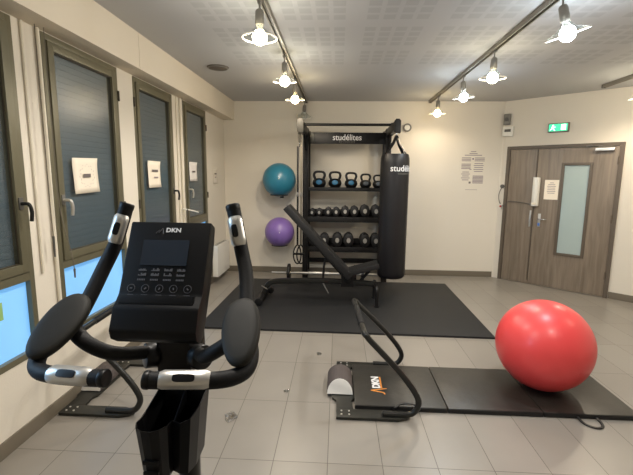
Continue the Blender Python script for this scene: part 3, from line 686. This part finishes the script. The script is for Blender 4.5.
# ------------------------------------------------------------ ab trainers and folding mat
def trainer(loc, lab, rz=0.):
    o = thing('floor_trainer', lab, 'floor exerciser', loc, rz, 'floor exercisers')
    Wd = .80
    for y0 in (0, Wd-.10):
        p = MB().prism([(0, y0), (.40, y0), (.46, y0+.02), (.485, y0+.05), (.46, y0+.08), (.40, y0+.10), (0, y0+.10)], 'z', .004, .022, .004).build('side_plate', 'plate', o)
        for bx, by in ((.035, .03), (.085, .03), (.035, .07), (.085, .07)): MB().cyl((bx, y0+by, .0221), (bx, y0+by, .0265), .006, n=10).build('bolt', 'bolt', p)
    MB().prism([(.0, .1005), (.115, .1005), (.105, .20), (.125, .235), (.125, .565), (.105, .60), (.115, .6995), (.0, .6995), (.01, .60), (-.03, .565), (-.03, .235), (.0, .20)], 'z', .004, .022, .003).build('cross_plate', 'plate', o)
    zt = .56; pr = [(.30, .032), (.42, .030), (.49, .040), (.525, .085), (.527, .135), (.485, .21), (.40, .315), (.30, .42), (.19, .53), (.165, zt)]
    path = [(x+max(0, z-.1)*.04, .04, z) for x, z in pr]+[(.17, .055, zt+.01), (.166, .12, zt+.012), (.15, .40, zt+.014), (.134, .68, zt+.012), (.13, .745, zt+.01)]+[(x-max(0, z-.1)*.04, .76, z) for x, z in pr[::-1]]
    MB().tube(path, .0195, 12, 4).build('handle_bar', 'gun', o)
    MB().cyl((.161, .2, zt+.013), (.14, .6, zt+.013), .0225, n=16, bev=.003).build('foam_grip', 'rubber', o)
    A = [PI*k/14 for k in range(15)]
    r_ = MB().prism([(.025+.094*math.cos(a), .025+.088*math.sin(a)) for a in A], 'y', .275, .56, .004)
    for v in r_.bm.verts:
        if v.co.y < .3: v.co.y += max(0, v.co.z-.03)*.75
    r = r_.build('roller_pad', 'rollf', o)
    q_ = MB().prism([(.025+.091*math.cos(a), .028+.083*math.sin(a)) for a in A], 'y', .267, .2745)
    for v in q_.bm.verts: v.co.y += max(0, v.co.z-.03)*.75
    q_.build('pad_end', 'rollend', r)
    return o
trainer((.012, 2.42, 0), 'dark floor exerciser with slanted handle around the folding mat')
trainer((-1.79, 2.335, 0), 'dark floor exerciser standing by the window wall behind the bike')
o = thing('folding_mat', 'long dark brown folding mat with a logo, under the red ball', 'exercise mat', (.135, 2.545, .0))
for k in range(3):
    x0 = k*.623
    y0 = .0 if k else .0
    p = MB().box(x0+.002, x0+.621, (.005 if k else -.005), .60, .0235 if k == 0 else .003, .052 if k == 0 else .034, .010).build('mat_panel', 'fmat', o) if False else MB().box(x0+.002, x0+.621, .004, .61, .003, .034, .009).build('mat_panel', 'fmat', o)
    MB().box(x0+.004, x0+.619, .0, .0035, .004, .030, .001).build('edge_piping', 'fmate', p)
for x0 in (1.46,): MB().tube([(x0, -.002, .016), (x0+.01, -.06, .006), (x0+.05, -.10, .006), (x0+.10, -.095, .006), (x0+.125, -.05, .006), (x0+.12, -.002, .016)], .0, 8, 4, sq=(.004, .009, .6), up=(0, 0, 1)).build('carry_handle', 'fmate', o)
MB().tube([(.26, -.002, .016), (.27, -.02, .04), (.31, .0, .055), (.36, .01, .055), (.41, .0, .05), (.43, -.02, .036), (.43, -.003, .016)], .0, 8, 4, sq=(.004, .009, .6), up=(0, 0, 1)).build('carry_handle', 'fmate', o)
# logo, read from the left end
def logo_dkn(size, parent, T, c1='wtext', c2='otext'):
    t = text_mb('DKN', size, .0006, size*.03, .9); t.xf(T); t.build('logo_lettering', c1, parent)
    b = MB(); s = size
    b.tube([(-1.55*s, -.40*s, 0), (-1.15*s, .35*s, 0)], .05*s, 6); b.tube([(-1.15*s, .35*s, 0), (-1.05*s, -.35*s, 0)], .05*s, 6)
    b.xf(T); b.build('logo_mark', c2, parent)
T = Matrix.Translation((.172, .32, .0348)) @ Matrix.Rotation(PI/2, 4, 'Z') @ Matrix.Scale(1.08, 4, (1, 0, 0))
t = text_mb('DKN', .078, .0006, .003, .88); t.xf(T); t.build('logo_lettering', 'wtext', o)
b = MB()
for pts in ([(.127, .199), (.241, .231)], [(.127, .199), (.214, .174)], [(.214, .174), (.222, .15)], [(.205, .235), (.207, .40)]): b.tube([(q[0], q[1], .0355) for q in pts], .0, 8, sq=(.0012, .006, .6), up=(0, 0, 1))
b.build('logo_mark', 'otext', o)
# red ball
o = thing('exercise_ball', 'large red exercise ball on the dark folding mat', 'gym ball', (1.52, 2.90, .3595))
MB().sphere((0, 0, 0), .325, 64, 44).build('ball', 'red', o)
b = MB()
for k in range(-3, 4): b.torus((0, 0, .0), (.25, -.1, 1), .325, .0005, 8, 4) if False else None
MB().cyl((.10, -.3, -.075), (.1005, -.3015, -.0755), .009, n=12).build('valve', 'red', o)
# crumpled wrappers
def crumple(loc, s, lab, n=4):
    random.seed(int(s*10000)); b = MB()
    t = bmesh.new(); bmesh.ops.create_icosphere(t, subdivisions=2, radius=1)
    for v in t.verts: v.co = Vector((v.co.x*s*random.uniform(.5, 1.2), v.co.y*s*random.uniform(.5, 1.5), max(-.5, v.co.z)*s*.28*random.uniform(.4, 1.3)+s*.16))
    b.add(t); q = b.build('plastic_wrapper', 'wrap', loc=loc, ang=5); return tag(q, lab, 'litter', 'clear plastic scraps on the floor')
crumple((-.67, 2.40, .001), .045, 'crumpled clear plastic scrap on the tiles right of the bike')
crumple((-.35, 2.75, .001), .022, 'tiny clear plastic scrap on the tiles left of the floor exerciser')
crumple((-.145, 3.39, .001), .026, 'tiny clear plastic scrap on the tiles near the large mat edge')

# ------------------------------------------------------------ exercise bike (local origin: floor under the handlebar post)
BX, BY = -.45, 1.0
o = thing('exercise_bike', 'black upright exercise bike with console and curved handlebars in front', 'exercise bike', (BX, BY, 0))
def L(x, y, z): return (x, y-BY, z)
MB().tube([L(0, 1.12, .40), L(0, 1.13, .7), L(0, 1.135, 1.0), L(0, 1.12, 1.10), L(0, 1.09, 1.18)], .033, 18, 4).build('handlebar_post', 'gun', o)
MB().cyl(L(.004, 1.155, 1.00), L(.004, 1.15, 1.10), .046, n=24, bev=.006).build('post_collar', 'olive', o)  # lit look of the collar is put into its olive colour
MB().box(-.052, .048, 1.045-BY, 1.115-BY, .985, 1.15, .018).build('neck_housing', 'black', o)
# console
c0 = Vector(L(0, 1.069, 1.430)); c1 = Vector(L(0, .940, 1.180)); dv = (c1-c0); LL = dv.length; dv.normalize(); nv = Vector((0, -dv.z*-1, 0)); nv = Vector((1, 0, 0)).cross(dv); nv.normalize()
if nv.y > 0: nv = -nv
# console frame: columns X, up(-dv), normal(nv)
TC = Matrix(((1, 0, nv.x, c0.x), (0, -dv.y, nv.y, c0.y), (0, -dv.z, nv.z, c0.z), (0, 0, 0, 1)))
b = MB(); hw = .110
b.prism([(-.0, 0.002), (-.0, -.038), (-LL*.5, -.060), (-LL-.012, -.052), (-LL-.034, -.03), (-LL-.03, -.002), (-LL-.012, .014), (-LL*.84, .016), (-LL*.74, .004), (-LL*.70, 0.0)], 'x', -hw, hw, .006)
b.xf(TC); con = b.build('console', 'blacks', o)
def con_add(b, name, m): b.xf(TC @ Matrix.Translation((0, 0, .0022))); return b.build(name, m, con)
con_add(MB().box(-.066, .058, -.122, -.052, 0, .0012), 'display_screen', 'lcd')
con_add(text_mb('DKN', .0165, .0003, .0006, 1.0).xf(Matrix.Scale(1.15, 4, (1, 0, 0))).xf(Matrix.Translation((.010, -.024, 0))), 'logo_lettering', 'wtext')
b = MB(); b.tube([(-.030, -.032, 0), (-.020, -.019, 0)], .0010, 6); b.tube([(-.020, -.019, 0), (-.016, -.034, 0)], .0010, 6); b.tube([(-.037, -.033, 0), (-.028, -.023, 0)], .0008, 6); con_add(b, 'logo_mark', 'gtext')
b = MB()
random.seed(3)
for r_ in range(2):
    for c_ in range(4):
        x = -.056+c_*.034; y = -.134-r_*.013
        hs = [random.uniform(.002, .008) for _ in range(6)]
        for k, h_ in enumerate(hs): b.box(x-.010+k*.0036, x-.007+k*.0036, y-.003, y-.003+h_, 0, .0006)
con_add(b, 'program_icons', 'gtext')
b = MB()
for c_ in range(4):
    x = -.056+c_*.034
    for k in range(5): b.box(x-.010+k*.0043, x-.007+k*.0043, -.1625, -.158, 0, .0006)
con_add(b, 'program_captions', 'gtext')
for c_ in range(5):
    x = -.078+c_*.037
    b = MB().torus((x, -.183, .0004), (0, 0, 1), .0098, .0005, 28, 6); b.box(x-.003, x+.003, -.1845, -.1815, 0, .0006, rot=(0, 0, .6*c_)); b.box(x-.008, x+.008, -.2005, -.199, 0, .0005)
    con_add(b, 'round_button', 'gtext')
MB().box(-.100, .088, -.222, -.203, .0, .016, .004).xf(TC).build('tablet_ledge', 'dgrey', con) if False else MB().box(-.100, .092, -LL*.80, -LL*.715, -.002, .013, .004).xf(TC).build('tablet_ledge', 'black', con)
MB().box(-.045, .045, -.17, -.07, -.075, -.04, .01).xf(TC).build('console_back', 'black', con)
MB().tube([L(0, 1.10, 1.12), L(0, 1.045, 1.22), L(0, 1.075, 1.30)], .028, 14, 4).build('console_neck', 'black', o)
# handlebars, mirrored
for s in (-1, 1):
    def P(x, y, z): return (s*x, y-BY, z)
    MB().tube([P(.154, 1.127, 1.468), P(.166, 1.118, 1.42), P(.182, 1.10, 1.355), P(.201, 1.07, 1.295), P(.213, 1.025, 1.235), P(.222, .975, 1.185), P(.232, .93, 1.160)], .0195, 24, 5).build('upright_bar', 'rubber', o)
    MB().cyl(P(.1515, 1.129, 1.476), P(.1565, 1.125, 1.458), .0205, n=18, bev=.004).build('end_cap', 'black', o)
    MB().tube([P(.225, .965, 1.180), P(.20, .935, 1.160), P(.160, .930, 1.132), P(.120, .955, 1.102), P(.085, 1.02, 1.075), P(.045, 1.09, 1.055), P(.0, 1.12, 1.048)], .0185, 14, 5).build('cross_arm', 'rubber', o)
    MB().tube([P(.225, .955, 1.175), P(.244, .915, 1.160), P(.253, .885, 1.138), P(.247, .856, 1.120), P(.222, .830, 1.114), P(.180, .812, 1.115), P(.12, .800, 1.118), P(.055, .793, 1.121)], .0185, 24, 6).build('lower_grip_bar', 'rubber', o)
    MB().cyl(P(.040, .792, 1.122), P(.0555, .793, 1.121), .020, n=18, bev=.004).build('end_cap', 'black', o)
    # pulse sensors
    def sensor(p0, p1, up, nm='pulse_sensor', rad=.0225):
        p0, p1, up = Vector(p0), Vector(p1), Vector(up); d = (p1-p0); Ls = d.length; d.normalize(); a = (up-d*up.dot(d)).normalized(); bb = d.cross(a)
        b = MB(); rings = []
        for k in range(9):
            t_ = k/8; c = p0+d*Ls*t_; e = .0165 if k in (0, 8) else rad
            rings.append([b.bm.verts.new(c+a*e*math.cos(q)+bb*e*math.sin(q)) for q in [(-1.15+2.3*j/10) for j in range(11)]]+[b.bm.verts.new(c+a*.006*math.cos(q)+bb*.006*math.sin(q)) for q in (1.0, -1.0)])
        b.skin(rings); pl = b.build(nm, 'silver', o)
        b = MB(); c = (p0+p1)/2+a*(rad-.0015)
        mm = Matrix((( d.x, bb.x, a.x, c.x), (d.y, bb.y, a.y, c.y), (d.z, bb.z, a.z, c.z), (0, 0, 0, 1)))
        b.prism([(Ls*.20*math.copysign(abs(math.cos(q))**.5, math.cos(q)), .0085*math.copysign(abs(math.sin(q))**.5, math.sin(q))) for q in [2*PI*j/20 for j in range(20)]], 'z', 0, .0028, .0006); b.xf(mm); b.build('sensor_pad', 'black', pl)
    sensor(P(.184, .8125, 1.115), P(.068, .7945, 1.120), (0, -.75, .65))
    sensor(P(.160, 1.122, 1.445), P(.181, 1.101, 1.36), (-.1*s, -1, .1), rad=.0235)
    # elbow pad
    cpad = Vector(P(.226, .918, 1.181)); e1 = (Vector(P(.240, .844, 1.14))-Vector(P(.213, .986, 1.235))).normalized(); e2 = Vector((s*.081, .024, .030)); e2 = (e2-e1*e2.dot(e1)).normalized(); e3 = e1.cross(e2); 
    if e3.z < 0: e3 = -e3
    b = MB(); prof = [(0.0, .93), (.3, .985), (.7, 1.0), (1.0, .97), (1.0, .0)]
    n = 36; rings = []
    for h_, k_ in ((-.009, .86), (-.006, .96), (.003, 1.0), (.009, .985), (.013, .93), (.0155, .80), (.0165, .5), (.0168, .02)):
        rings.append([b.bm.verts.new(cpad+e3*(h_+.010)+e1*(.096*k_*math.cos(q))+e2*((.047 - .004*math.cos(q))*k_*math.copysign(abs(math.sin(q))**.85, math.sin(q)))) for q in [2*PI*j/n for j in range(n)]])
    b.skin(rings); b.build('elbow_pad', 'olive', o)
MB().cyl(L(-.084, 1.045, 1.055), L(-.058, 1.065, 1.051), .035, n=22, bev=.004).build('clamp_ring', 'black', o)
MB().cyl(L(.084, 1.045, 1.055), L(.058, 1.065, 1.051), .035, n=22, bev=.004).build('clamp_ring', 'black', o)
# bottle and tool tray hung on the post
tr = []
def tray():
    # back compartment: open box with sloping rim; x from -.08 to .08
    t_ = .003
    b = MB()
    def sh_(v): return Vector((.012+(v.x-.012)*.80, v.y*.86-.004, 0))
    def wallp(p, q, zb, zp, zq, r=None):  # thin upright wall from p to q
        p, q = Vector((*p, 0)), Vector((*q, 0)); d = (q-p).normalized(); nn = Vector((d.y, -d.x, 0))*t_
        vs = [b.bm.verts.new(Vector((*((v+k) if z > zb else sh_(v+k))[:2], z))) for v, z0, z1 in ((p, zb, zp), (q, zb, zq)) for k in (Vector(), nn) for z in (z0, z1)]
        A = vs; F_ = [(0, 4, 5, 1), (2, 3, 7, 6), (1, 5, 7, 3), (0, 2, 6, 4), (0, 1, 3, 2), (4, 6, 7, 5)]
        for f in F_: b.bm.faces.new([A[i] for i in f])
    # outline (x, y world) from back-left anticlockwise with rim heights
    y = lambda v: v-BY
    pts = [(-.052, y(1.085), .960), (.088, y(1.075), .960), (.092, y(.985), .950), (.080, y(.945), .935)]
    # front contour: rounded cup at left, then S to the right
    cup = [(-.018+.045*math.cos(a), y(.945)+.045*math.sin(a), .922) for a in [math.radians(v) for v in (10, -20, -50, -80, -110, -140, -170, -200)]]
    pts += [(.052, y(.942), .922)]+cup+[(-.068, y(1.0), .915)]
    ZB = .775
    def zb(p): return ZB+.0*p[0]
    for i in range(len(pts)):
        p, q = pts[i], pts[(i+1) % len(pts)]
        wallp(p[:2], q[:2], ZB, p[2], q[2])
    vs = [b.bm.verts.new((*sh_(Vector((p[0], p[1], 0)))[:2], ZB)) for p in pts]; b.bm.faces.new(vs)
    # divider
    wallp((.022, y(1.082)), (.018, y(.965)), ZB, .955, .885)
    q = b.build('bottle_tray', 'black', o, ang=30); q2 = MB()
    for z in (.80, .83): q2.box(-.032, .008, -.0975, -.0925, z, z+.010, .001)
    q2.build('tray_slots', 'blacks', q); return q
tray()
# lower body out of the photograph's frame: housing, crank, pedals, seat, stabilisers
MB().prism([(.30*math.cos(a)*1.0+.03, .36+.20*math.sin(a)) for a in [2*PI*k/40 for k in range(40)]], 'x', -.075, .075, .02).build('flywheel_housing', 'black', o)
MB().tube([(0, .02, .38), (0, -.2, .42), (0, -.48, .60), (0, -.52, .78)], .03, 14, 4).build('seat_post', 'gun', o)
MB().tube([(0, .32, .07), (0, .12, .22), (0, -.1, .2), (0, -.6, .1), (0, -.7, .07)], .03, 14, 4).build('frame_beam', 'gun', o)
for y in (.36, -.72): MB().cyl((-.26, y, .042), (.26, y, .042), .035, n=18, bev=.004).build('stabilizer', 'gun', o); 
for y in (.36, -.72):
    for s in (-1, 1): MB().cyl((s*.262, y, .042), (s*.285, y, .042), .0415, n=18, bev=.005).build('rubber_foot', 'rubber', o)
MB().lathe([(.10, -.035), (.125, -.02), (.13, .0), (.12, .02), (.09, .03), (.001, .034)], c=(0, -.56, .82), n=30).build('seat', 'leather', o)
for s in (-1, 1):
    MB().box(s*.09-.008, s*.09+.008, -.19, .02, .31, .345, .004, rot=(s*.5-.2, 0, 0), piv=(s*.09, .0, .33)).build('crank', 'hub', o)
    MB().box(s*.10, s*.20, -.25, -.15, .30-s*.07, .325-s*.07, .005).build('pedal', 'rubber', o)
